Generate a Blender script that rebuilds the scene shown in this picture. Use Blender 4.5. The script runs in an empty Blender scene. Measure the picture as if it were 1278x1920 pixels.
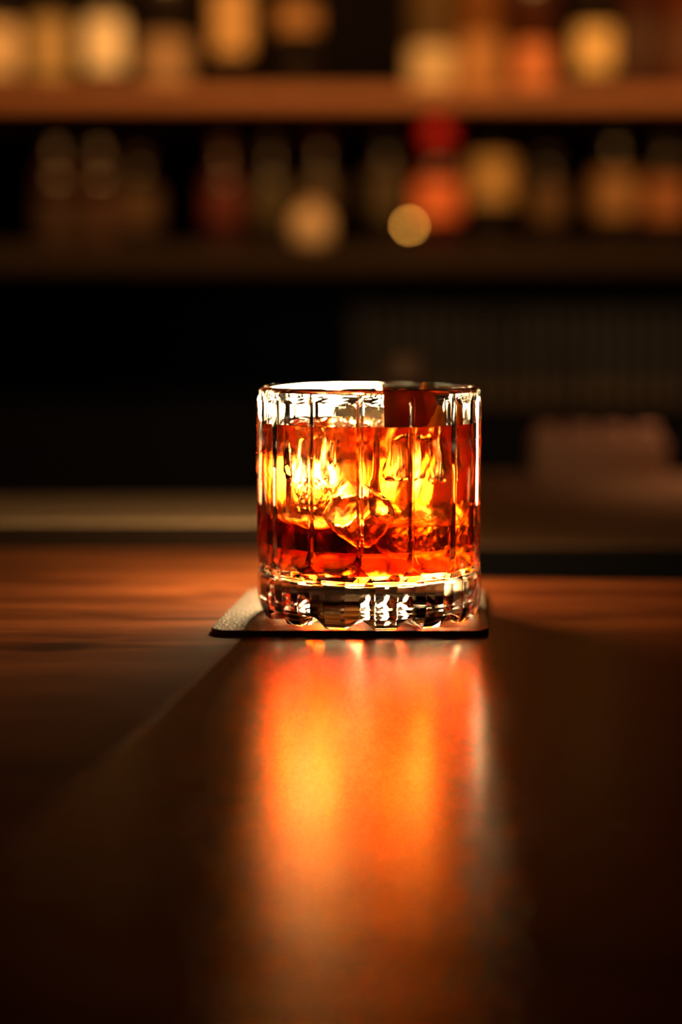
import bpy, bmesh, math, random
from math import sin, cos, pi, radians, sqrt
from mathutils import Vector, Matrix, noise

random.seed(7)
S = bpy.context.scene
C = S.collection

# ------------------------------------------------------------------ camera, world, lights, exposure
TOP = 1.05                       # height of the bar top above the floor
CAMH = TOP + 0.111
F = 3200.0                       # focal length in pixels of the 1278 x 1920 frame
PITCH = math.atan(350 / F)

cam_data = bpy.data.cameras.new('camera')
cam = bpy.data.objects.new('camera', cam_data)
C.objects.link(cam)
cam.location = (0, 0, CAMH)
cam.rotation_euler = (pi / 2 - PITCH, 0, 0)
cam_data.sensor_fit = 'VERTICAL'
cam_data.sensor_height = 36.0
cam_data.lens = F * 36 / 1920
cam_data.clip_start = 0.02
cam_data.dof.use_dof = True
cam_data.dof.focus_distance = 0.617
cam_data.dof.aperture_fstop = 2.9
S.camera = cam

S.view_settings.view_transform = 'Standard'
S.view_settings.look = 'None'
S.view_settings.gamma = 1
S.view_settings.use_curve_mapping = False
S.view_settings.exposure = 0.0

cy = S.cycles
cy.max_bounces = 28
cy.transmission_bounces = 28
cy.glossy_bounces = 10
cy.diffuse_bounces = 7
cy.transparent_max_bounces = 12
cy.volume_bounces = 0
cy.caustics_reflective = True
cy.caustics_refractive = True
cy.blur_glossy = 0.3
cy.sample_clamp_indirect = 60.0
cy.use_denoising = True

world = bpy.data.worlds.new('world')
world.use_nodes = True
world.node_tree.nodes['Background'].inputs[0].default_value = (1.0, 0.55, 0.30, 1)
world.node_tree.nodes['Background'].inputs[1].default_value = 0.004
S.world = world

WARM = (1.0, 0.44, 0.11)
def area(name, loc, target, size, size_y, energy, col=WARM, spread=180):
    d = bpy.data.lights.new(name, 'AREA')
    d.shape = 'RECTANGLE'; d.size = size; d.size_y = size_y
    d.energy = energy; d.color = col; d.spread = radians(spread)
    o = bpy.data.objects.new(name, d); C.objects.link(o)
    o.location = loc
    o.rotation_euler = (Vector(target) - Vector(loc)).to_track_quat('-Z', 'Y').to_euler()
    return o
area('ceiling_light_shelves', (0.1, 1.15, 2.20), (0.0, 2.4, 1.45), 1.6, 0.15, 9.0, spread=80)  # unseen light added to brighten the bottle shelves, placed to reach the lower row
area('ceiling_light_counter', (0.5, 1.30, 2.35), (0.42, 1.28, 1.0), 0.3, 0.2, 0.9, (1.0, 0.55, 0.28), spread=24)  # narrow fill added over the work counter, no fixture there
area('ceiling_light_bar', (-0.3, 0.1, 2.35), (0.0, 0.35, 1.05), 0.4, 0.3, 0.17, (1.0, 0.33, 0.12), spread=100)  # weak unseen fill added for ambience on the bar top
area('under_shelf_light', (0.30, 2.36, 1.225), (0.30, 2.52, 0.90), 1.0, 0.02, 0.36, (1.0, 0.66, 0.36), spread=150)  # fill added to lift the slat panelling, not a real fixture

LAMP_POWER = 86.0

# ------------------------------------------------------------------ pixel -> point helpers
ct, st = cos(PITCH), sin(PITCH)
def ray(px, py):
    u = (px - 639) / F; v = (py - 960) / F
    return Vector((u, ct - v * st, -st - v * ct))
def at_z(px, py, z):
    r = ray(px, py); t = (z - CAMH) / r.z
    return Vector((0, 0, CAMH)) + r * t
def at_y(px, py, y):
    r = ray(px, py)
    return Vector((0, 0, CAMH)) + r * (y / r.y)

# ------------------------------------------------------------------ object helpers
def link(name, bm, mat, parent=None, smooth=False):
    me = bpy.data.meshes.new(name)
    bm.to_mesh(me); bm.free()
    o = bpy.data.objects.new(name, me); C.objects.link(o)
    if mat:
        for m in (mat if isinstance(mat, (list, tuple)) else [mat]):
            me.materials.append(m)
    if smooth:
        for p in me.polygons: p.use_smooth = True
    if parent: o.parent = parent
    return o
def empty(name, loc, rz=0):
    o = bpy.data.objects.new(name, None); C.objects.link(o)
    o.empty_display_size = 0.02
    o.location = loc; o.rotation_euler = (0, 0, rz)
    return o
def tag(o, label=None, cat=None, group=None, kind=None):
    if label: o['label'] = label
    if cat: o['category'] = cat
    if group: o['group'] = group
    if kind: o['kind'] = kind
    return o
def struct(name, bm, mat, smooth=False):
    return tag(link(name, bm, mat, smooth=smooth), kind='structure')
def box(bm, x0, x1, y0, y1, z0, z1, bev=0.0, seg=2):
    vs = [bm.verts.new(p) for p in ((x0,y0,z0),(x1,y0,z0),(x1,y1,z0),(x0,y1,z0),(x0,y0,z1),(x1,y0,z1),(x1,y1,z1),(x0,y1,z1))]
    fs = [bm.faces.new([vs[i] for i in f]) for f in ((3,2,1,0),(4,5,6,7),(0,1,5,4),(1,2,6,5),(2,3,7,6),(3,0,4,7))]
    if bev > 0:
        es = list({e for f in fs for e in f.edges})
        bmesh.ops.bevel(bm, geom=es, offset=bev, segments=seg, profile=0.5, affect='EDGES')
    return bm
def new_box(*a, **k):
    return box(bmesh.new(), *a, **k)
def lathe(bm, prof, n=40, cx=0, cy_=0, cap0=True, cap1=True):
    rings = []
    for r, z in prof:
        rings.append([bm.verts.new((cx + r * cos(2*pi*i/n), cy_ + r * sin(2*pi*i/n), z)) for i in range(n)])
    for a, b in zip(rings, rings[1:]):
        for i in range(n):
            j = (i + 1) % n
            bm.faces.new((a[i], a[j], b[j], b[i]))
    if cap0: bm.faces.new(list(reversed(rings[0])))
    if cap1: bm.faces.new(rings[-1])
    return bm
def prism(bm, pts, z0, z1):
    a = [bm.verts.new((x, y, z0)) for x, y in pts]
    b = [bm.verts.new((x, y, z1)) for x, y in pts]
    n = len(pts)
    bm.faces.new(list(reversed(a))); top = bm.faces.new(b)
    for i in range(n):
        j = (i + 1) % n
        bm.faces.new((a[i], a[j], b[j], b[i]))
    return bm

# ------------------------------------------------------------------ materials
def mat(name, col=(0.5,0.5,0.5), rough=0.5, metal=0.0, spec=0.5, **kw):
    m = bpy.data.materials.new(name); m.use_nodes = True
    b = m.node_tree.nodes['Principled BSDF']
    b.inputs['Base Color'].default_value = (*col, 1)
    b.inputs['Roughness'].default_value = rough
    b.inputs['Metallic'].default_value = metal
    b.inputs['Specular IOR Level'].default_value = spec
    for k, v in kw.items():
        b.inputs[k.replace('_', ' ')].default_value = v
    return m
def noisy(m, c0, c1, scale=(1,1,1), ns=5.0, detail=6, bump=0.0, dist=0.001, bscale=None, p0=0.35, p1=0.65):
    nt = m.node_tree; N = nt.nodes; L = nt.links
    b = N['Principled BSDF']
    tc = N.new('ShaderNodeTexCoord'); mp = N.new('ShaderNodeMapping')
    mp.inputs['Scale'].default_value = scale
    L.new(tc.outputs['Object'], mp.inputs['Vector'])
    n = N.new('ShaderNodeTexNoise'); n.inputs['Scale'].default_value = ns; n.inputs['Detail'].default_value = detail
    L.new(mp.outputs[0], n.inputs['Vector'])
    cr = N.new('ShaderNodeValToRGB')
    cr.color_ramp.elements[0].position = p0; cr.color_ramp.elements[0].color = (*c0, 1)
    cr.color_ramp.elements[1].position = p1; cr.color_ramp.elements[1].color = (*c1, 1)
    L.new(n.outputs['Fac'], cr.inputs['Fac']); L.new(cr.outputs[0], b.inputs['Base Color'])
    if bump:
        n2 = N.new('ShaderNodeTexNoise'); n2.inputs['Scale'].default_value = bscale or ns * 3; n2.inputs['Detail'].default_value = 4
        L.new(mp.outputs[0], n2.inputs['Vector'])
        bp = N.new('ShaderNodeBump'); bp.inputs['Strength'].default_value = bump; bp.inputs['Distance'].default_value = dist
        L.new(n2.outputs['Fac'], bp.inputs['Height']); L.new(bp.outputs[0], b.inputs['Normal'])
    return m

def table_wood(name, c_dark, c_light, rough, rot=0.0, knot=Vector((0.32, 0.45, 0)), spec=0.5):
    """polished boards: grain runs along X, with slow blotches, fine pores and a knot here and there"""
    m = mat(name, rough=rough, spec=spec); nt = m.node_tree; N = nt.nodes; L = nt.links
    b = N['Principled BSDF']
    tc = N.new('ShaderNodeTexCoord')
    mp = N.new('ShaderNodeMapping'); mp.inputs['Scale'].default_value = (1.6, 26, 26); mp.inputs['Rotation'].default_value = (0, 0, rot)
    L.new(tc.outputs['Object'], mp.inputs['Vector'])
    warp = N.new('ShaderNodeTexNoise'); warp.inputs['Scale'].default_value = 9; warp.inputs['Detail'].default_value = 2
    L.new(tc.outputs['Object'], warp.inputs['Vector'])
    add = N.new('ShaderNodeVectorMath'); add.operation = 'MULTIPLY_ADD'
    L.new(warp.outputs['Color'], add.inputs[0]); add.inputs[1].default_value = (0.9, 0.9, 0.9); L.new(mp.outputs[0], add.inputs[2])
    g = N.new('ShaderNodeTexNoise'); g.inputs['Scale'].default_value = 2.2; g.inputs['Detail'].default_value = 7; g.inputs['Roughness'].default_value = 0.6
    L.new(add.outputs[0], g.inputs['Vector'])
    cr = N.new('ShaderNodeValToRGB')
    cr.color_ramp.elements[0].position = 0.38; cr.color_ramp.elements[0].color = (*c_dark, 1)
    cr.color_ramp.elements[1].position = 0.60; cr.color_ramp.elements[1].color = (*c_light, 1)
    L.new(g.outputs['Fac'], cr.inputs['Fac'])
    mp2 = N.new('ShaderNodeMapping'); mp2.vector_type = 'TEXTURE'; mp2.inputs['Location'].default_value = (knot.x, knot.y, TOP)
    mp2.inputs['Rotation'].default_value = (0, 0, 0.35); mp2.inputs['Scale'].default_value = (0.018, 0.011, 1)
    L.new(tc.outputs['Object'], mp2.inputs['Vector'])
    wob = N.new('ShaderNodeVectorMath'); wob.operation = 'MULTIPLY_ADD'; wob.inputs[1].default_value = (0.8, 0.8, 0)
    L.new(warp.outputs['Color'], wob.inputs[0]); L.new(mp2.outputs[0], wob.inputs[2])
    vo = N.new('ShaderNodeVectorMath'); vo.operation = 'LENGTH'; L.new(wob.outputs[0], vo.inputs[0])
    kr = N.new('ShaderNodeValToRGB'); kr.color_ramp.elements[0].position = 0.5; kr.color_ramp.elements[0].color = (0.35, 0.3, 0.3, 1)
    kr.color_ramp.elements[1].position = 1.0; kr.color_ramp.elements[1].color = (1, 1, 1, 1)
    L.new(vo.outputs['Value'], kr.inputs['Fac'])
    mx = N.new('ShaderNodeMix'); mx.data_type = 'RGBA'; mx.blend_type = 'MULTIPLY'; mx.inputs[0].default_value = 1.0
    L.new(cr.outputs[0], mx.inputs[6]); L.new(kr.outputs[0], mx.inputs[7]); L.new(mx.outputs[2], b.inputs['Base Color'])
    # pores: very fine lines along the grain
    mp3 = N.new('ShaderNodeMapping'); mp3.inputs['Scale'].default_value = (12, 420, 420); mp3.inputs['Rotation'].default_value = (0, 0, rot)
    L.new(tc.outputs['Object'], mp3.inputs['Vector'])
    f = N.new('ShaderNodeTexNoise'); f.inputs['Scale'].default_value = 1.5; f.inputs['Detail'].default_value = 3
    L.new(mp3.outputs[0], f.inputs['Vector'])
    bp = N.new('ShaderNodeBump'); bp.inputs['Strength'].default_value = 0.35; bp.inputs['Distance'].default_value = 0.0002
    L.new(f.outputs['Fac'], bp.inputs['Height']); L.new(bp.outputs[0], b.inputs['Normal'])
    rr = N.new('ShaderNodeMapRange'); rr.inputs['To Min'].default_value = rough * 0.8; rr.inputs['To Max'].default_value = rough * 1.25
    L.new(g.outputs['Fac'], rr.inputs['Value']); L.new(rr.outputs[0], b.inputs['Roughness'])
    return m

M = {}
M['table_l'] = table_wood('wood_left_board', (0.085, 0.020, 0.006), (0.26, 0.072, 0.020), 0.40, knot=at_z(125, 1208, TOP), spec=0.30)
M['table_r'] = table_wood('wood_right_board', (0.080, 0.015, 0.0045), (0.20, 0.046, 0.012), 0.24, 0.03, spec=0.36)
M['bar_body'] = noisy(mat('dark_bar_panel', rough=0.5), (0.02,0.010,0.006), (0.04,0.018,0.010), (1,1,8), 6)
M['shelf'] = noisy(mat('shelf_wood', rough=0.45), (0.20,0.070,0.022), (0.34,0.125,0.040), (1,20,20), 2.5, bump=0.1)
M['shelf_dark'] = noisy(mat('dark_shelf_wood', rough=0.6, spec=0.2), (0.011,0.005,0.0025), (0.021,0.0095,0.0045), (1,20,20), 2.5, bump=0.1)  # copy of the shelf wood with the lower board's dimness put into the colour
M['slat'] = noisy(mat('slat_wood', rough=0.8, spec=0.1), (0.045,0.034,0.025), (0.08,0.06,0.042), (14,14,1), 3)
M['wall'] = noisy(mat('dark_wall', rough=0.9, spec=0.05), (0.004,0.003,0.003), (0.007,0.005,0.005), (1,1,1), 4)
M['blue'] = noisy(mat('dark_blue_panel', rough=0.9, spec=0.05), (0.0012,0.0016,0.004), (0.002,0.0026,0.006), (1,1,1), 5)
M['floor'] = noisy(mat('dark_floor', rough=0.6), (0.010,0.008,0.008), (0.025,0.018,0.015), (1,1,1), 8)
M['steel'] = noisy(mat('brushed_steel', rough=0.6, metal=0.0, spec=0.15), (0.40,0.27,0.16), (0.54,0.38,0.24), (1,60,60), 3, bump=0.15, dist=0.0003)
M['counter'] = noisy(mat('counter_laminate', rough=0.45), (0.10,0.05,0.025), (0.18,0.09,0.045), (1,1,1), 9)
M['black'] = mat('black_lacquer', (0.003,0.0025,0.0025), 0.8, 0.0, 0.1)
M['dark_face'] = mat('dark_stained_wood', (0.018,0.009,0.005), 0.8, 0.0, 0.1)  # ledge front face, its shade painted into the dark brown
M['metal'] = mat('dark_metal', (0.25,0.20,0.15), 0.35, 1.0)

# coaster leather with an embossed grain
m = mat('grained_leather', rough=0.5, spec=1.0)
noisy(m, (0.085,0.05,0.029), (0.16,0.10,0.062), (1,1,1), 60)
nt = m.node_tree; N = nt.nodes; L = nt.links
vo = N.new('ShaderNodeTexVoronoi'); vo.inputs['Scale'].default_value = 900; vo.feature = 'SMOOTH_F1'
tc = N.new('ShaderNodeTexCoord'); L.new(tc.outputs['Object'], vo.inputs['Vector'])
bp = N.new('ShaderNodeBump'); bp.inputs['Strength'].default_value = 0.8; bp.inputs['Distance'].default_value = 0.0004
L.new(vo.outputs['Distance'], bp.inputs['Height']); L.new(bp.outputs[0], N['Principled BSDF'].inputs['Normal'])
M['leather'] = m
M['leather_edge'] = mat('leather_edge', (0.10,0.055,0.032), 0.45)

def glass_mat(name, ior, rough=0.0, col=(1,1,1), absorb=None, bump=0.0, bscale=200, dist=0.0005):
    m = bpy.data.materials.new(name); m.use_nodes = True
    nt = m.node_tree; N = nt.nodes; L = nt.links
    N.clear()
    out = N.new('ShaderNodeOutputMaterial')
    g = N.new('ShaderNodeBsdfGlass'); g.inputs['Color'].default_value = (*col, 1)
    g.inputs['IOR'].default_value = ior; g.inputs['Roughness'].default_value = rough
    L.new(g.outputs[0], out.inputs['Surface'])
    if absorb:
        v = N.new('ShaderNodeVolumeAbsorption'); v.inputs['Color'].default_value = (*absorb[0], 1)
        v.inputs['Density'].default_value = absorb[1]
        L.new(v.outputs[0], out.inputs['Volume'])
    if bump:
        tc = N.new('ShaderNodeTexCoord')
        n = N.new('ShaderNodeTexNoise'); n.inputs['Scale'].default_value = bscale; n.inputs['Detail'].default_value = 4
        n.inputs['Distortion'].default_value = 1.2
        L.new(tc.outputs['Object'], n.inputs['Vector'])
        bp = N.new('ShaderNodeBump'); bp.inputs['Strength'].default_value = bump; bp.inputs['Distance'].default_value = dist
        L.new(n.outputs['Fac'], bp.inputs['Height']); L.new(bp.outputs[0], g.inputs['Normal'])
    return m
M['glass'] = glass_mat('clear_crystal', 1.50)
M['drink'] = glass_mat('red_cocktail', 1.355, absorb=((0.982, 0.62, 0.05), 150.0))
M['ice'] = glass_mat('clear_ice', 1.31, 0.14, bump=0.12, bscale=190, dist=0.001)
M['crack'] = glass_mat('ice_fracture', 0.80, 0.10, bump=0.6, bscale=300, dist=0.001)

def emit(name, col, strength):
    m = bpy.data.materials.new(name); m.use_nodes = True
    nt = m.node_tree; N = nt.nodes; N.clear()
    o = N.new('ShaderNodeOutputMaterial'); e = N.new('ShaderNodeEmission')
    e.inputs[0].default_value = (*col, 1); e.inputs[1].default_value = strength
    nt.links.new(e.outputs[0], o.inputs['Surface'])
    return m
M['lamp_glow'] = emit('frosted_glow', (1.0, 0.66, 0.30), LAMP_POWER)

# ------------------------------------------------------------------ the room
struct('floor', new_box(-3, 3, -1.5, 3.2, -0.05, 0.0), M['floor'])
struct('wall_back', new_box(-3, 3, 2.62, 2.72, 0, 2.6), M['wall'])
struct('wall_left', new_box(-3.1, -3, -1.5, 2.72, 0, 2.6), M['wall'])
struct('wall_right', new_box(3, 3.1, -1.5, 2.72, 0, 2.6), M['wall'])
struct('ceiling', new_box(-3.1, 3.1, -1.5, 2.72, 2.6, 2.7), M['wall'])

# ------------------------------------------------------------------ bar: two tops side by side, seam between them
GX, GY = 0.0108, 0.6430            # centre of the drinking glass
seamA = at_z(460, 1195, TOP); seamB = at_z(330, 1310, TOP)
sd = (seamA - seamB).normalized()
def seam_x(y): return seamA.x + sd.x / sd.y * (y - seamA.y)
YL = at_z(300, 1029, TOP).y        # far edge of the left top
YR0 = at_z(905, 1082, TOP).y; YR1 = at_z(1278, 1087, TOP).y
def tabletop(name, pts, material):
    bm = prism(bmesh.new(), pts, TOP - 0.04, TOP)
    es = [e for e in bm.edges if all(abs(v.co.z - TOP) < 1e-6 for v in e.verts)]
    bmesh.ops.bevel(bm, geom=es, offset=0.00015, segments=2, profile=0.5, affect='EDGES')
    return link(name, bm, material)
g = 0.00006
YN = 0.02
def body(name, x0, x1, y0, y1, z1, parent, material='bar_body'):
    bm = new_box(x0, x1, y0, y1, 0.10, z1)
    o = link('counter_body', bm, M[material], parent)
    bm = new_box(x0 + .01, x1 - .01, y0 + .03, y1 - .03, 0, 0.10)
    link('plinth', bm, M['black'], parent)
t = empty('bar_counter', (0, 0, 0))
tag(t, 'left wooden bar counter reaching farther back, with knots in its brown top', 'bar counter')
o = tabletop('counter_top', [(-1.4, YN), (seam_x(YN) - g, YN), (seam_x(YL) - g, YL), (-1.4, YL)], M['table_l'])
o.parent = t
body('b', -1.38, seam_x(YN) - 0.03, 0.06, YL - 0.03, TOP - 0.04, t)
t = empty('bar_counter', (0, 0, 0))
tag(t, 'right wooden bar counter under the drink, its glossy top mirroring the red glow', 'bar counter')
yr = lambda x: YR0 + (YR1 - YR0) * (x - 0.06) / 0.09
o = tabletop('counter_top', [(seam_x(YN) + g, YN), (1.4, YN), (1.4, YR1), (0.15, YR1), (0.05, YR0), (seam_x(0.750) + g, 0.750)], M['table_r'])
o.parent = t
body('b', seam_x(YL) + 0.03, 1.38, 0.06, YR1 - 0.03, TOP - 0.04, t)

# steel ledge behind the left top
LEDGE = TOP + 0.010
LY0 = at_z(300, 979, LEDGE).y; LY1 = at_z(300, 927, LEDGE).y
LX1 = 0.030
t = empty('service_ledge', (0, LY0, 0))
tag(t, 'raised steel service ledge behind the left bar counter, shining beside the glass', 'ledge')
bm = new_box(-1.4, LX1, 0, LY1 - LY0, LEDGE - 0.0015, LEDGE, bev=0.0004)
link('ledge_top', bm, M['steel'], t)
bm = new_box(-1.4, LX1 - .002, 0.002, LY1 - LY0 - .002, 0.0, LEDGE - 0.0015)
link('ledge_body', bm, M['dark_face'], t)

# lower work counter to the right
WORK = TOP - 0.005
WY0 = at_z(1100, 1021, WORK).y; WY1 = at_z(1100, 888, WORK).y
t = empty('work_counter', (0, WY0, 0))
tag(t, 'brown work counter with black front behind the right bar counter', 'counter')
bm = new_box(LX1 + 0.004, 1.4, 0, WY1 - WY0, WORK - 0.0015, WORK, bev=0.0004)
link('counter_top', bm, M['counter'], t)
bm = new_box(LX1 + 0.006, 1.39, 0.004, WY1 - WY0 - .01, 0.0, WORK - 0.0015)
link('counter_body', bm, M['black'], t)

# ------------------------------------------------------------------ coaster
CT = TOP + 0.0022
def rounded(pts, rads, n=8):
    out = []
    k = len(pts)
    for i in range(k):
        p = Vector(pts[i]); a = (Vector(pts[i-1]) - p).normalized(); b = (Vector(pts[(i+1) % k]) - p).normalized()
        ang = a.angle(b); d = rads[i] / math.tan(ang / 2)
        p0 = p + a * d; p1 = p + b * d
        cdir = (a + b).normalized(); cen = p + cdir * (rads[i] / sin(ang / 2))
        a0 = math.atan2(p0.y - cen.y, p0.x - cen.x); a1 = math.atan2(p1.y - cen.y, p1.x - cen.x)
        da = (a1 - a0 + pi) % (2 * pi) - pi
        for j in range(n + 1):
            q = a0 + da * j / n
            out.append((cen.x + rads[i] * cos(q), cen.y + rads[i] * sin(q)))
    return out
fl = at_z(389, 1182, CT); fr = at_z(917, 1183, CT)
l2 = at_z(478, 1094, CT); r2 = at_z(907, 1108, CT)
ld = (l2 - fl); rd = (r2 - fr)
bl = fl + ld * ((GY + 0.060 - fl.y) / ld.y); br = fr + rd * ((GY + 0.060 - fr.y) / rd.y)
pts = rounded([fl.xy, fr.xy, br.xy, bl.xy], [0.0075, 0.0085, 0.006, 0.006])
t = empty('coaster', (0, 0, 0))
tag(t, 'square dark leather coaster with rounded corners under the drinking glass', 'coaster')
bm = prism(bmesh.new(), pts, TOP, CT - 0.0004)
link('edge', bm, M['leather_edge'], t)
bm = bmesh.new()
cen = Vector((sum(p[0] for p in pts) / len(pts), sum(p[1] for p in pts) / len(pts)))
prof = [(1.0, CT - 0.0004), (1.0, CT - 0.0002), (0.994, CT)]
rings = [[bm.verts.new((cen.x + (p[0] - cen.x) * s, cen.y + (p[1] - cen.y) * s, z)) for p in pts] for s, z in prof]
for a, b in zip(rings, rings[1:]):
    for i in range(len(pts)):
        j = (i + 1) % len(pts); bm.faces.new((a[i], a[j], b[j], b[i]))
bm.faces.new(rings[-1]); bm.faces.new(list(reversed(rings[0])))
link('surface', bm, M['leather'], t)

# ------------------------------------------------------------------ the cut tumbler
H = 0.0862; LIQ = 0.0718; BOT = 0.0150; RIN = 0.0384
NC = 14; CELL = 2 * pi / NC; HALF = CELL / 2
PHI0 = radians(-5.6) + HALF       # first cell centre, measured from the camera side towards +X
def lerp(a, b, t): return a + (b - a) * t
def clamp01(t): return max(0.0, min(1.0, t))
def outer_ring(z):
    k = clamp01((z - 0.0155) / 0.0125)                # 0 base cutting, 1 flutes
    w = radians(lerp(5.3, 11.3, k))
    rw = lerp(0.0425, 0.0415, k)
    rr = lerp(0.0419, 0.0427, k)
    rim = clamp01((z - 0.0805) / 0.0035)              # flutes run out under the rim
    rr = lerp(rr, 0.0415, rim)
    foot = clamp01(1 - z / 0.007)
    shrink = 1 - 0.055 * foot ** 1.6
    angs = [-HALF + radians(.45), -w, -w*.6, -w*.2, w*.2, w*.6, w, HALF - radians(.45)]
    out = []
    for c in range(NC):
        for i, a in enumerate(angs):
            if i in (0, 7): r = rr
            else:
                flat = rw * cos(w) / cos(a)
                r = lerp(flat, 0.0415, rim)
            r *= shrink
            th = PHI0 + c * CELL + a
            zz = z
            if z <= 0.0042:                              # scalloped foot
                lift = 0.0042 if i in (0, 7) else 0.0
                zz = max(z, lift)
            out.append((r * sin(th), -r * cos(th), zz))
    return out
gt = empty('drinking_glass', (GX, GY, CT))
tag(gt, 'heavy cut crystal tumbler with vertical flutes and faceted base on the coaster', 'drinking glass')
bm = bmesh.new()
zs = [0.0, 0.0021, 0.0042, 0.0058, 0.0075, 0.0155, 0.0195, 0.0235, 0.028, 0.046, 0.064, 0.0805, 0.0818, 0.083, 0.0843]
rings = [[bm.verts.new(p) for p in outer_ring(z)] for z in zs]
n = len(rings[0])
def circ(r, z):
    out = []
    for v in outer_ring(0.084):
        a = math.atan2(v[0], -v[1]); out.append((r * sin(a), -r * cos(a), z))
    return out
inner_prof = [(0.0413, 0.0853), (0.0408, 0.0859), (0.0402, H), (0.0396, 0.0860), (0.0391, 0.0853), (0.0388, 0.084),
              (RIN + .0001, 0.078), (RIN, 0.070), (RIN, 0.055), (RIN, 0.040), (RIN, 0.024), (0.0382, 0.0195), (0.0374, 0.0172), (0.0358, 0.0157), (0.0335, 0.0151), (0.030, BOT), (0.018, BOT), (0.006, BOT)]
n_out = len(rings)
rings += [[bm.verts.new(p) for p in circ(r, z)] for r, z in inner_prof]
for ri, (a, b) in enumerate(zip(rings, rings[1:])):
    for i in range(n):
        j = (i + 1) % n
        f = bm.faces.new((a[i], a[j], b[j], b[i]))
        f.smooth = ri >= n_out - 1
bm.faces.new(rings[-1])
# underside: radial cuts run in to a shallow punt
prev = rings[0]
for r, zl, zr in ((0.0345, 0.0, 0.0030), (0.030, 0.0002, 0.0016), (0.027, 0.0016, 0.0016), (0.010, 0.0018, 0.0018)):
    ring = []
    for c in range(NC):
        for i in range(8):
            v = rings[0][c * 8 + i]
            a = math.atan2(v.co.x, -v.co.y)
            ring.append(bm.verts.new((r * sin(a), -r * cos(a), zr if i in (0, 7) else zl)))
    for i in range(n):
        j = (i + 1) % n
        bm.faces.new((prev[j], prev[i], ring[i], ring[j]))
    prev = ring
bm.faces.new(list(reversed(prev)))
bmesh.ops.remove_doubles(bm, verts=bm.verts, dist=1e-6)
bmesh.ops.dissolve_degenerate(bm, edges=bm.edges, dist=1e-6)
bmesh.ops.recalc_face_normals(bm, faces=bm.faces)
gl = link('tumbler', bm, M['glass'], gt)
mod = gl.modifiers.new('bevel', 'BEVEL'); mod.width = 0.00022; mod.segments = 2; mod.limit_method = 'ANGLE'; mod.angle_limit = radians(9)
mod.use_clamp_overlap = True

# ------------------------------------------------------------------ ice
def ice_bm(sx, sy, sz, seed, p=5.0, nseg=16, chip=0.10):
    bm = bmesh.new()
    bmesh.ops.create_cube(bm, size=2.0)
    bmesh.ops.subdivide_edges(bm, edges=bm.edges, cuts=nseg, use_grid_fill=True)
    off = Vector((seed * 3.1, seed * 1.7, seed * 2.3))
    for v in bm.verts:
        c = v.co
        l = (abs(c.x)**p + abs(c.y)**p + abs(c.z)**p) ** (1 / p)
        q = c / l
        d = noise.noise(q * 0.9 + off) * chip * 1.3 + noise.noise(q * 2.6 + off) * chip * 0.55 + noise.noise(q * 7 + off) * chip * 0.12
        rg = 1 - abs(noise.noise(q * 1.7 - off)) * 2
        d -= max(0.0, rg - 0.55) * chip * 0.7
        q = q * (1 + d)
        v.co = Vector((q.x * sx, q.y * sy, q.z * sz)) * 0.5
    return bm
ice_specs = [  # x, y, z (glass frame), size, rotation, seed
    (-0.0170, -0.0085, 0.0545, (0.034, 0.028, 0.037), (0.08, -0.10, 0.42), 1),
    (0.0165, -0.0080, 0.0525, (0.029, 0.030, 0.034), (-0.2, 0.14, -0.42), 2),
    (-0.0030, 0.0215, 0.0605, (0.030, 0.026, 0.034), (0.25, 0.32, 0.10), 3),
    (-0.0040, -0.0225, 0.0405, (0.018, 0.016, 0.020), (0.5, 0.45, 0.8), 4),
    (0.0130, 0.0150, 0.0290, (0.022, 0.022, 0.018), (0.3, 0.2, 0.5), 5),
]
ice_labels = ['large clear ice cube in the left of the drink, lit yellow from behind',
              'large ice cube in the right front of the drink, under the orange peel',
              'ice cube at the back of the drink whose peak rises above the surface',
              'small ice piece at the front middle of the drink between two cubes',
              'sunken ice piece low in the right back of the red drink']
ice_objs = []
for (x, y, z, s, r, sd_), lb in zip(ice_specs, ice_labels):
    o = link('ice_cube', ice_bm(*s, sd_), M['ice'], smooth=True)
    o.location = (GX + x, GY + y, CT + z); o.rotation_euler = r
    tag(o, lb, 'ice cube', 'ice cubes in the drink')
    ice_objs.append(o)
    # frozen-in fractures: thin closed lenses of air
    if s[0] > 0.02:
        rnd = random.Random(sd_ * 11)
        for q in range(3):
            bm = bmesh.new()
            bmesh.ops.create_icosphere(bm, subdivisions=3, radius=1.0)
            ax = s[0] * rnd.uniform(0.16, 0.28); ay = s[1] * rnd.uniform(0.12, 0.25)
            off = Vector((rnd.random() * 9, rnd.random() * 9, 0))
            for v in bm.verts:
                c = v.co.copy(); k = 1 + 0.5 * noise.noise(c * 2.2 + off)
                v.co = Vector((c.x * ax * k, c.y * ay * k, c.z * 0.0003 + 0.0022 * noise.noise(Vector((c.x * 1.5, c.y * 1.5, 0)) + off)))
            co = link('fracture', bm, M['crack'], o, smooth=True)
            co.location = (rnd.uniform(-.2, .2) * s[0], rnd.uniform(-.2, .2) * s[1], rnd.uniform(-.2, .2) * s[2])
            co.rotation_euler = (rnd.uniform(0, 3), rnd.uniform(0, 3), rnd.uniform(0, 3))

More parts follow.
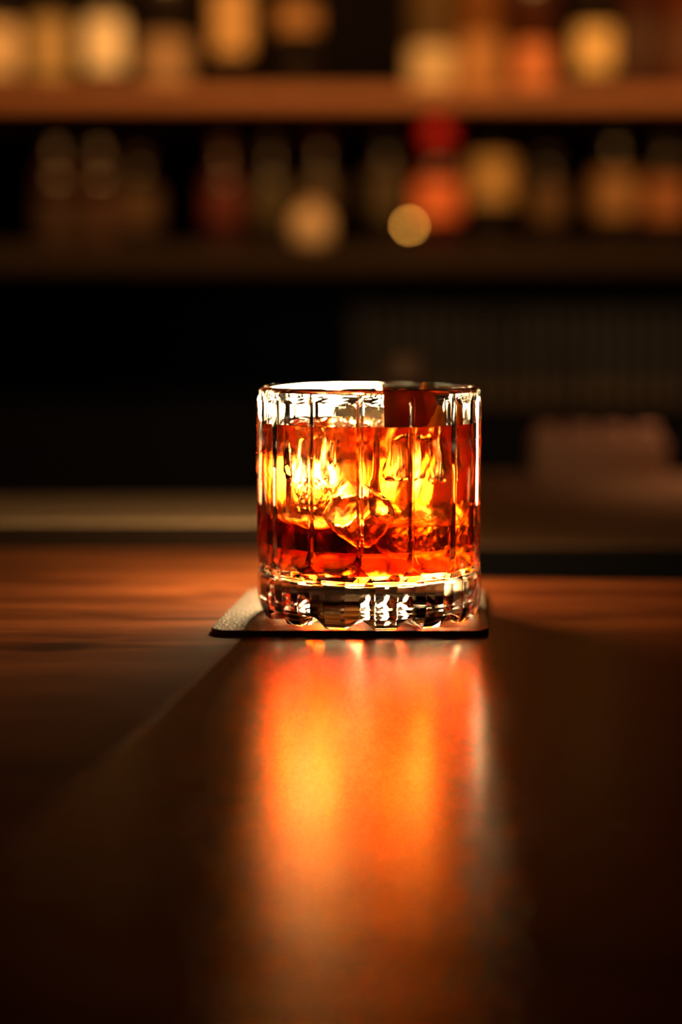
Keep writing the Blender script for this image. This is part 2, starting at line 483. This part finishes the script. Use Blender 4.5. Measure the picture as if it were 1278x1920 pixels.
# ------------------------------------------------------------------ the drink: fills the tumbler, hollowed where the ice sits
OV = 0.00012
bm = bmesh.new()
prof = [(0.0335, 0.0151 - OV), (0.0358 + OV*.5, 0.0157 - OV), (0.0374 + OV, 0.0172 - OV*.5), (0.0382 + OV, 0.0195), (RIN + OV, 0.024), (RIN + OV, 0.040), (RIN + OV, 0.055), (RIN + OV, LIQ + 0.0011),
        (RIN - 0.0004, LIQ + 0.0006), (RIN - 0.0012, LIQ + 0.00025), (RIN - 0.003, LIQ), (0.020, LIQ), (0.005, LIQ)]
lathe(bm, prof, 112, cap0=False)
ring0 = [v for v in bm.verts if abs(v.co.z - (0.0151 - OV)) < 1e-7 and abs(v.co.xy.length - 0.0335) < 1e-6]
ring0.sort(key=lambda v: math.atan2(v.co.y, v.co.x)); bm.faces.new(list(reversed(ring0)))
bmesh.ops.recalc_face_normals(bm, faces=bm.faces)
drink = link('cocktail', bm, M['drink'])
drink.location = (GX, GY, CT)
tag(drink, 'deep red bitter cocktail filling the tumbler around the ice', 'drink')
cutters = []
for o in ice_objs:
    c = o.copy(); c.data = o.data.copy(); C.objects.link(c)
    c.scale = (0.985,) * 3
    cutters.append(c)
    md = drink.modifiers.new('hollow', 'BOOLEAN'); md.operation = 'DIFFERENCE'; md.object = c; md.solver = 'EXACT'
bpy.context.view_layer.update()
dg = bpy.context.evaluated_depsgraph_get()
nm = bpy.data.meshes.new_from_object(drink.evaluated_get(dg))
drink.modifiers.clear(); old = drink.data; drink.data = nm; bpy.data.meshes.remove(old)
for c in cutters:
    me = c.data; bpy.data.objects.remove(c); bpy.data.meshes.remove(me)
for p in drink.data.polygons: p.use_smooth = True
drink.data.materials.clear(); drink.data.materials.append(M['drink'])

# ------------------------------------------------------------------ orange peel garnish
def peel_mat(name, zest, dark, through=(0.95, 0.24, 0.03)):
    m = mat(name, zest, 0.45)
    noisy(m, dark, zest, (1,1,1), 240, bump=0.5, bscale=1400, dist=0.0004, p0=0.3, p1=0.55)
    b = m.node_tree.nodes['Principled BSDF']
    nt = m.node_tree; N = nt.nodes; L = nt.links
    tr = N.new('ShaderNodeBsdfTranslucent'); tr.inputs[0].default_value = (*through, 1)
    no = [x for x in N if x.type == 'TEX_NOISE'][0]
    r2 = N.new('ShaderNodeValToRGB')
    r2.color_ramp.elements[0].position = 0.36; r2.color_ramp.elements[0].color = (*[c * 0.22 for c in through], 1)
    r2.color_ramp.elements[1].position = 0.52; r2.color_ramp.elements[1].color = (*through, 1)
    L.new(no.outputs['Fac'], r2.inputs['Fac']); L.new(r2.outputs[0], tr.inputs[0])
    ms = N.new('ShaderNodeMixShader'); ms.inputs[0].default_value = 0.75
    L.new(b.outputs[0], ms.inputs[1]); L.new(tr.outputs[0], ms.inputs[2]); L.new(ms.outputs[0], N['Material Output'].inputs['Surface'])
    return m
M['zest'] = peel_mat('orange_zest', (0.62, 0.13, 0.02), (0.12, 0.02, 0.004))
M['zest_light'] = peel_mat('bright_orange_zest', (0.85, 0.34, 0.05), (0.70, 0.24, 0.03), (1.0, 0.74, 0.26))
m = bpy.data.materials.new('orange_pith'); m.use_nodes = True
nt = m.node_tree; N = nt.nodes; L = nt.links
b = N['Principled BSDF']; b.inputs['Base Color'].default_value = (0.85, 0.36, 0.06, 1); b.inputs['Roughness'].default_value = 0.5
tr = N.new('ShaderNodeBsdfTranslucent'); tr.inputs[0].default_value = (1.0, 0.62, 0.14, 1)
ms = N.new('ShaderNodeMixShader'); ms.inputs[0].default_value = 0.75
L.new(b.outputs[0], ms.inputs[1]); L.new(tr.outputs[0], ms.inputs[2]); L.new(ms.outputs[0], N['Material Output'].inputs['Surface'])
M['pith'] = m
def peel(outline, thick, bend, twist, zmat, nx=26, nz=22):
    """outline: fn(u in -1..1) -> (bottom, top); sheet curved about a vertical axis"""
    def pt(u, v, d):
        lo, hi = outline(u)
        z = lerp(lo, hi, v)
        a = u * bend
        R = 0.5 * WD / bend
        x = (R + d) * sin(a); y = R - (R + d) * cos(a)
        rot = twist * (z - 0.01)
        x, y = x * cos(rot) - y * sin(rot), x * sin(rot) + y * cos(rot)
        return (x, y + 0.12 * (z - 0.01), z)
    return pt
def sheet(pt, d0, d1, nx=26, nz=22):
    bm = bmesh.new()
    A = [[bm.verts.new(pt(-1 + 2*i/nx, j/nz, d0)) for j in range(nz+1)] for i in range(nx+1)]
    B = [[bm.verts.new(pt(-1 + 2*i/nx, j/nz, d1)) for j in range(nz+1)] for i in range(nx+1)]
    for i in range(nx):
        for j in range(nz):
            bm.faces.new((A[i][j], A[i+1][j], A[i+1][j+1], A[i][j+1]))
            bm.faces.new((B[i][j], B[i][j+1], B[i+1][j+1], B[i+1][j]))
    for i in range(nx):
        bm.faces.new((A[i][0], B[i][0], B[i+1][0], A[i+1][0])); bm.faces.new((A[i][nz], A[i+1][nz], B[i+1][nz], B[i][nz]))
    for j in range(nz):
        bm.faces.new((A[0][j], A[0][j+1], B[0][j+1], B[0][j])); bm.faces.new((A[nx][j], B[nx][j], B[nx][j+1], A[nx][j+1]))
    bmesh.ops.recalc_face_normals(bm, faces=bm.faces)
    return bm
WD = 0.0215
def outA(u):      # the big dark piece: wide top, ragged right edge running in to the bottom
    n1 = noise.noise(Vector((u * 4, 3.3, 0))) * 0.0012
    hi = 0.0262 + n1 - 0.0012 * (u + 1)
    if u > 0.75: hi -= (u - 0.75) * 0.008
    hi += max(0, 0.0042 - abs(u - 0.46) * 0.05)
    lo = 0.0105 + max(0, u - 0.22) * 0.0125 + noise.noise(Vector((u * 7, 1.3, 0))) * 0.0016 * (1 if u > 0 else 0)
    return lo, hi
t = empty('orange_peel', (GX + 0.0155, GY - 0.0225, CT + 0.0600))
tag(t, 'dark backlit orange peel standing in the right of the glass above the drink', 'orange peel', 'orange peel garnish')
p = peel(outA, 0.002, 0.42, 6.0, None)
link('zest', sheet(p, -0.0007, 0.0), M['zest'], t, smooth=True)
link('pith', sheet(p, 0.0, 0.0012), M['pith'], t, smooth=True)
t.rotation_euler = (0, 0, 0.30)
# the second strip stands behind it at the right, most of it under the surface
def wall_strip(d0, d1):
    def f(u, v, d):
        x = lerp(0.0160, 0.0342, (u + 1) / 2)
        top = 0.0818 - 0.95 * max(0, x - 0.0262) - 0.35 * max(0, 0.0262 - x) + 0.0006 * noise.noise(Vector((u * 5, 2.2, 0)))
        lo = 0.0415 + 0.0016 * noise.noise(Vector((u * 4, 5.2, 0)))
        return (x, 0.0150 - 0.0018 * u * u + lerp(d0, d1, d) + 0.03 * (lerp(lo, top, v) - 0.06), lerp(lo, top, v))
    return f
t = empty('orange_peel', (GX, GY, CT))
tag(t, 'bright orange strip of peel glowing right of the dark peel, mostly under the drink', 'orange peel', 'orange peel garnish')
link('pith', sheet(wall_strip(0.0, 0.0013), 0.0, 1.0), M['pith'], t, smooth=True)
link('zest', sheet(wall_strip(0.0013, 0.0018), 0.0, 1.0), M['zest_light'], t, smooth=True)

# ------------------------------------------------------------------ small table lamp hidden behind the glass, on the ledge
LXc, LYc = -0.0045, 0.7210
t = empty('candle_lamp', (LXc, LYc, TOP))
tag(t, 'small glowing frosted candle lamp on a dark stem, seen through the glass', 'lamp')
bm = lathe(bmesh.new(), [(0.0150, 0), (0.0160, 0.0008), (0.0155, 0.0025), (0.006, 0.0040), (0.0035, 0.0065), (0.0035, 0.030), (0.005, 0.0335), (0.009, 0.0355), (0.010, 0.0370)], 48)
link('stem_base', bm, M['metal'], t, smooth=False)
bm = lathe(bmesh.new(), [(0.0095, 0.0370), (0.0145, 0.0385), (0.0180, 0.0425), (0.0196, 0.050), (0.0198, 0.070), (0.0190, 0.0775), (0.0165, 0.0800), (0.010, 0.0810)], 48)
link('lamp_shade', bm, M['lamp_glow'], t, smooth=True)

# ------------------------------------------------------------------ shelves
SY0, SY1 = 2.30, 2.60
US_top = at_y(639, 166, SY0).z; US_bot = at_y(639, 200, SY0).z
LS_top = at_y(639, 462, SY0).z; LS_bot = at_y(639, 506, SY0).z
def shelf(z0, z1, label, br=True):
    t = empty('shelf', (0, SY0, z0))
    tag(t, label, 'shelf')
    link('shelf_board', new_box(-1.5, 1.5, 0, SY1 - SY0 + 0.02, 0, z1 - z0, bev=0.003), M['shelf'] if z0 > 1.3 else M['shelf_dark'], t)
    for x in (-1.2, 1.2):
        link('bracket', new_box(x - .01, x + .01, 0.06, SY1 - SY0 + 0.02, -0.05, 0.0), M['metal'], t)
    return t
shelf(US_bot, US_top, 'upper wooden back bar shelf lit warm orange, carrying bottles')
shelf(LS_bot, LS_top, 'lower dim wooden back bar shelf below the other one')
# slatted panelling below the lower shelf
t = empty('wall_panelling', (0, 2.50, 0))
tag(t, 'dim vertical slat panelling below the lower shelf', 'wall panelling')
link('backing', new_box(-1.5, 1.5, 0.02, 0.12, 0.0, LS_bot - 0.05), M['blue'], t)
for k in range(24):
    x = 0.02 + k * 0.024
    link('slat', new_box(x, x + 0.015, 0.0, 0.02, 1.05, LS_bot - 0.05), M['slat'], t)

# ------------------------------------------------------------------ bottles
def bottle_profile(kind, r, h):
    if kind == 'round':      # shouldered spirit bottle
        return [(r*.92, 0), (r, h*.01), (r, h*.58), (r*.93, h*.64), (r*.62, h*.70), (r*.40, h*.75), (r*.36, h*.80), (r*.34, h*.93)]
    if kind == 'tall':       # slim wine style bottle
        return [(r*.92, 0), (r, h*.01), (r, h*.52), (r*.95, h*.58), (r*.70, h*.66), (r*.45, h*.73), (r*.38, h*.80), (r*.36, h*.94)]
    return [(r*.90, 0), (r, h*.02), (r*1.02, h*.40), (r*.96, h*.56), (r*.55, h*.68), (r*.38, h*.72), (r*.36, h*.92)]  # squat decanter
mats_cache = {}
def cmat(kind, col, rough=0.5):
    key = (kind, tuple(round(c, 3) for c in col))
    if key not in mats_cache:
        m = mat(kind, col, rough)
        noisy(m, tuple(c * 0.85 for c in col), col, (1,1,1), 40)
        mats_cache[key] = m
    return mats_cache[key]
def bottle(px, base_z, r, h, kind, gcol, lcol, ly0, ly1, capcol, label, y=None, lw=1.0, group=None, cap0=.90, capw=1.0):
    """lcol: label colour; ly0, ly1: heights of the label as a fraction of the bottle height"""
    y = y or 2.375
    x = at_y(px, 400, y).x
    t = empty('bottle', (x, y, base_z))
    tag(t, label, 'bottle', group)
    prof = bottle_profile(kind, r, h)
    link('glass_body', lathe(bmesh.new(), prof, 28), cmat('bottle_glass', gcol, 0.15), t, smooth=True)
    rn = prof[-1][0]
    link('cap', lathe(bmesh.new(), [(rn*1.12*capw, h*cap0), (rn*1.18*capw, h*(cap0+.005)), (rn*1.18*capw, h*.995), (rn*1.05*capw, h)], 20), cmat('bottle_cap', capcol, 0.4), t)
    if lcol:
        bm = bmesh.new(); n = 20; a0 = -pi/2 - 1.25 * lw; a1 = -pi/2 + 1.25 * lw
        rr = max(r * 1.012, r + 0.0006) * (1.02 if kind == 'squat' else 1.0)
        lo = [[bm.verts.new((q * cos(a0 + (a1-a0)*i/n), q * sin(a0 + (a1-a0)*i/n), z)) for i in range(n+1)] for q, z in ((rr, h*ly0), (rr, h*ly1))]
        li = [[bm.verts.new((q * cos(a0 + (a1-a0)*i/n), q * sin(a0 + (a1-a0)*i/n), z)) for i in range(n+1)] for q, z in ((rr - .0004, h*ly0), (rr - .0004, h*ly1))]
        for i in range(n):
            bm.faces.new((lo[0][i], lo[0][i+1], lo[1][i+1], lo[1][i]))
            bm.faces.new((li[0][i], li[1][i], li[1][i+1], li[0][i+1]))
            bm.faces.new((lo[1][i], lo[1][i+1], li[1][i+1], li[1][i])); bm.faces.new((lo[0][i], li[0][i], li[0][i+1], lo[0][i+1]))
        bm.faces.new((lo[0][0], lo[1][0], li[1][0], li[0][0])); bm.faces.new((lo[0][n], li[0][n], li[1][n], lo[1][n]))
        link('paper_label', bm, cmat('label_paper', lcol, 0.7), t, smooth=False)
    return t
DG = (0.012, 0.008, 0.006)
GU = 'bottles on the upper shelf'; GL = 'bottles on the lower shelf'
Y = 2.375
hpx = lambda d: d * Y / F
B = bottle
U = US_top
B(12,  U, .031, .27, 'round', DG, (0.80, 0.62, 0.42), .10, .34, (.05,.04,.03), 'bottle with bright cream label at the left end of the upper shelf', lw=.65, group=GU)
B(100, U, .031, .29, 'tall',  DG, (0.45, 0.33, 0.16), .08, .34, (.05,.04,.03), 'bottle with dull gold label second from left on the upper shelf', group=GU)
B(205, U, .037, .26, 'round', DG, (0.95, 0.85, 0.68), .12, .38, (.06,.04,.03), 'bottle with the brightest pale label on the upper shelf, third from left', lw=.6, group=GU)
B(315, U, .036, .25, 'round', DG, (0.34, 0.22, 0.13), .06, .30, (.04,.03,.02), 'bottle with dim tan label on the upper shelf, right of the brightest', group=GU)
B(437, U, .030, .30, 'tall',  DG, (0.62, 0.40, 0.18), .18, .46, (.05,.03,.02), 'bottle with tall amber label raised high, fifth from left on upper shelf', lw=.75, group=GU)
B(557, U, .030, .28, 'round', DG, (0.36, 0.19, 0.07), .30, .42, (.05,.03,.02), 'bottle with small brown label high up at the middle of the upper shelf', group=GU)
B(806, U, .032, .28, 'round', (.10,.065,.03), (0.62, 0.50, 0.32), .04, .22, (.04,.03,.02), 'pale bodied bottle with cream label right of the gap on the upper shelf', group=GU)
B(895, U, .032, .29, 'round', (.16,.065,.02), (0.42, 0.21, 0.08), .04, .26, (.04,.02,.01), 'amber bottle with orange brown label between cream and red orange ones', group=GU)
B(992, U, .034, .24, 'round', (.05,.015,.006), (0.62, 0.22, 0.09), .05, .27, (.04,.02,.01), 'bottle with red orange label on the right of the upper shelf', lw=.65, group=GU)
B(1105, U, .035, .27, 'round', DG, (0.80, 0.58, 0.26), .11, .32, (.05,.03,.02), 'bottle with bright yellow gold label on the right of the upper shelf', lw=.65, group=GU)
B(1190, U, .030, .30, 'tall', (.045,.012,.006), (0.05, 0.018, 0.01), .10, .34, (.05,.02,.01), 'dark reddish bottle second from the right on the upper shelf', group=GU)
B(1272, U, .030, .29, 'tall', (.10,.025,.010), (0.09, 0.03, 0.015), .10, .34, (.08,.03,.01), 'dark rust coloured bottle at the right end of the upper shelf', group=GU)
Lz = LS_top
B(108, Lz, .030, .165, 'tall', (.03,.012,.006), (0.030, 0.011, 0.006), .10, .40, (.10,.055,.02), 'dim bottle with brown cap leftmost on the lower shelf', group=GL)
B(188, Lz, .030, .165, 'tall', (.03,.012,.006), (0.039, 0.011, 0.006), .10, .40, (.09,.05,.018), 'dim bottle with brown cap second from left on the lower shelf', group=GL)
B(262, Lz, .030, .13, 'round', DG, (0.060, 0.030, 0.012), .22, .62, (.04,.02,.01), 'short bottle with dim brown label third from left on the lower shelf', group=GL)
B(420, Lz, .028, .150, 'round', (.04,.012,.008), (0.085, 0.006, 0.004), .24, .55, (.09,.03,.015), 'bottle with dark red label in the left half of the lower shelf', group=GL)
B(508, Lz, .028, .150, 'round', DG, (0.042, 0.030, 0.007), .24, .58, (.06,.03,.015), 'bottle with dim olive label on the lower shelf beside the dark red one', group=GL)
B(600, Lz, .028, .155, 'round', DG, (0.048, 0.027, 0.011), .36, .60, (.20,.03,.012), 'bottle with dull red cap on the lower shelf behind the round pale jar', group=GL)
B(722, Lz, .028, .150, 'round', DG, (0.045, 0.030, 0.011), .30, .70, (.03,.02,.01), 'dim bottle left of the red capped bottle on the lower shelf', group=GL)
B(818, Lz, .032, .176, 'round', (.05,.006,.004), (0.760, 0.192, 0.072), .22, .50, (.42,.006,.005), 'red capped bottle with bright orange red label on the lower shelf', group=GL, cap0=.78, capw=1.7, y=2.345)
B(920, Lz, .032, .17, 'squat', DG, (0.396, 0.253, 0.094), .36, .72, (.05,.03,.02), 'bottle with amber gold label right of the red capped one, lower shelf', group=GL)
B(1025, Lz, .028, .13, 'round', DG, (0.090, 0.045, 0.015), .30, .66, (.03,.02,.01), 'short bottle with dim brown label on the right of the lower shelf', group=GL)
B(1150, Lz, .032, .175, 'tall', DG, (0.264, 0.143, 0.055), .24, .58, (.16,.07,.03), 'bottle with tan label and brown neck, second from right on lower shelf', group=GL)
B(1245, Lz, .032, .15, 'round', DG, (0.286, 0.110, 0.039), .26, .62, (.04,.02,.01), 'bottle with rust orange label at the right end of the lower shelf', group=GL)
# pale round jar at the front of the lower shelf
j = at_y(583, 414, 2.325)
t = empty('jar', (j.x, 2.325, Lz))
tag(t, 'small round pale jar at the front edge of the lower shelf', 'jar')
link('jar_body', lathe(bmesh.new(), [(.012,0),(.022,.004),(.0265,.014),(.0265,.036),(.020,.046),(.014,.049)], 28), cmat('pale_ceramic', (0.62,0.48,0.34), .4), t, smooth=True)
link('lid', lathe(bmesh.new(), [(.016,.049),(.017,.052),(.012,.057),(.004,.059)], 24), cmat('pale_lid', (0.5,0.35,0.22), .4), t)
# glowing amber beads added to stand for small bright highlights, no lamps
def glint(px, py, label, strength, y=2.292):
    p = at_y(px, py, y)
    t = empty('pilot_light', (p.x, y, p.z))
    tag(t, label, 'light')
    bm = bmesh.new(); bmesh.ops.create_icosphere(bm, subdivisions=3, radius=0.0030)
    link('bulb', bm, emit('amber_bulb', (1.0, 0.42, 0.06), strength), t, smooth=True)
    bm = lathe(bmesh.new(), [(.0045, -(p.z - Lz)), (.0045, -(p.z - Lz) + .002), (.0014, -(p.z - Lz) + .003), (.0014, -.0028)], 12)
    link('stem', bm, M['metal'], t)
glint(767, 423, 'small glowing amber light standing in front of the lower shelf bottles', 27.0, 2.33)
glint(842, 412, 'faint dim amber light just right of the brighter one on the lower shelf', 3.5, 2.33)

# ------------------------------------------------------------------ things on the work counter
bx = at_z(1115, 893, WORK)
t = empty('wooden_box', (bx.x, bx.y - 0.03, WORK))
tag(t, 'low wide brown box on the right end of the work counter', 'box')
w = 0.050
link('box_body', new_box(-w, w, 0, 0.045, 0, 0.030, bev=0.002), cmat('box_wood', (0.36,0.17,0.10), .6), t)
for q in range(4):
    x = -w + 0.0125 + q * 0.025
    link('lid', lathe(bmesh.new(), [(.0095, .030), (.0105, .031), (.0105, .037), (.008, .040)], 20, cx=x, cy_=0.022), cmat('lid_copper', (0.42,0.20,0.12), .5), t)
# capped bottle standing behind the glass, only its top shows over the rim
bz = at_y(758, 664, 1.28)
t = empty('bottle', (bz.x, 1.28, WORK))
hh = bz.z - WORK
tag(t, 'bottle with brown stopper peeking over the rim behind the glass', 'bottle')
link('glass_body', lathe(bmesh.new(), [(.024,0),(.026,.002),(.026,hh*.5),(.020,hh*.62),(.011,hh*.70),(.0105,hh*.78)], 28), cmat('bottle_glass', DG, .15), t, smooth=True)
link('stopper', lathe(bmesh.new(), [(.0115,hh*.78),(.0125,hh*.79),(.0125,hh*.98),(.010,hh)], 24), cmat('cork', (0.30,0.17,0.10), .6), t)
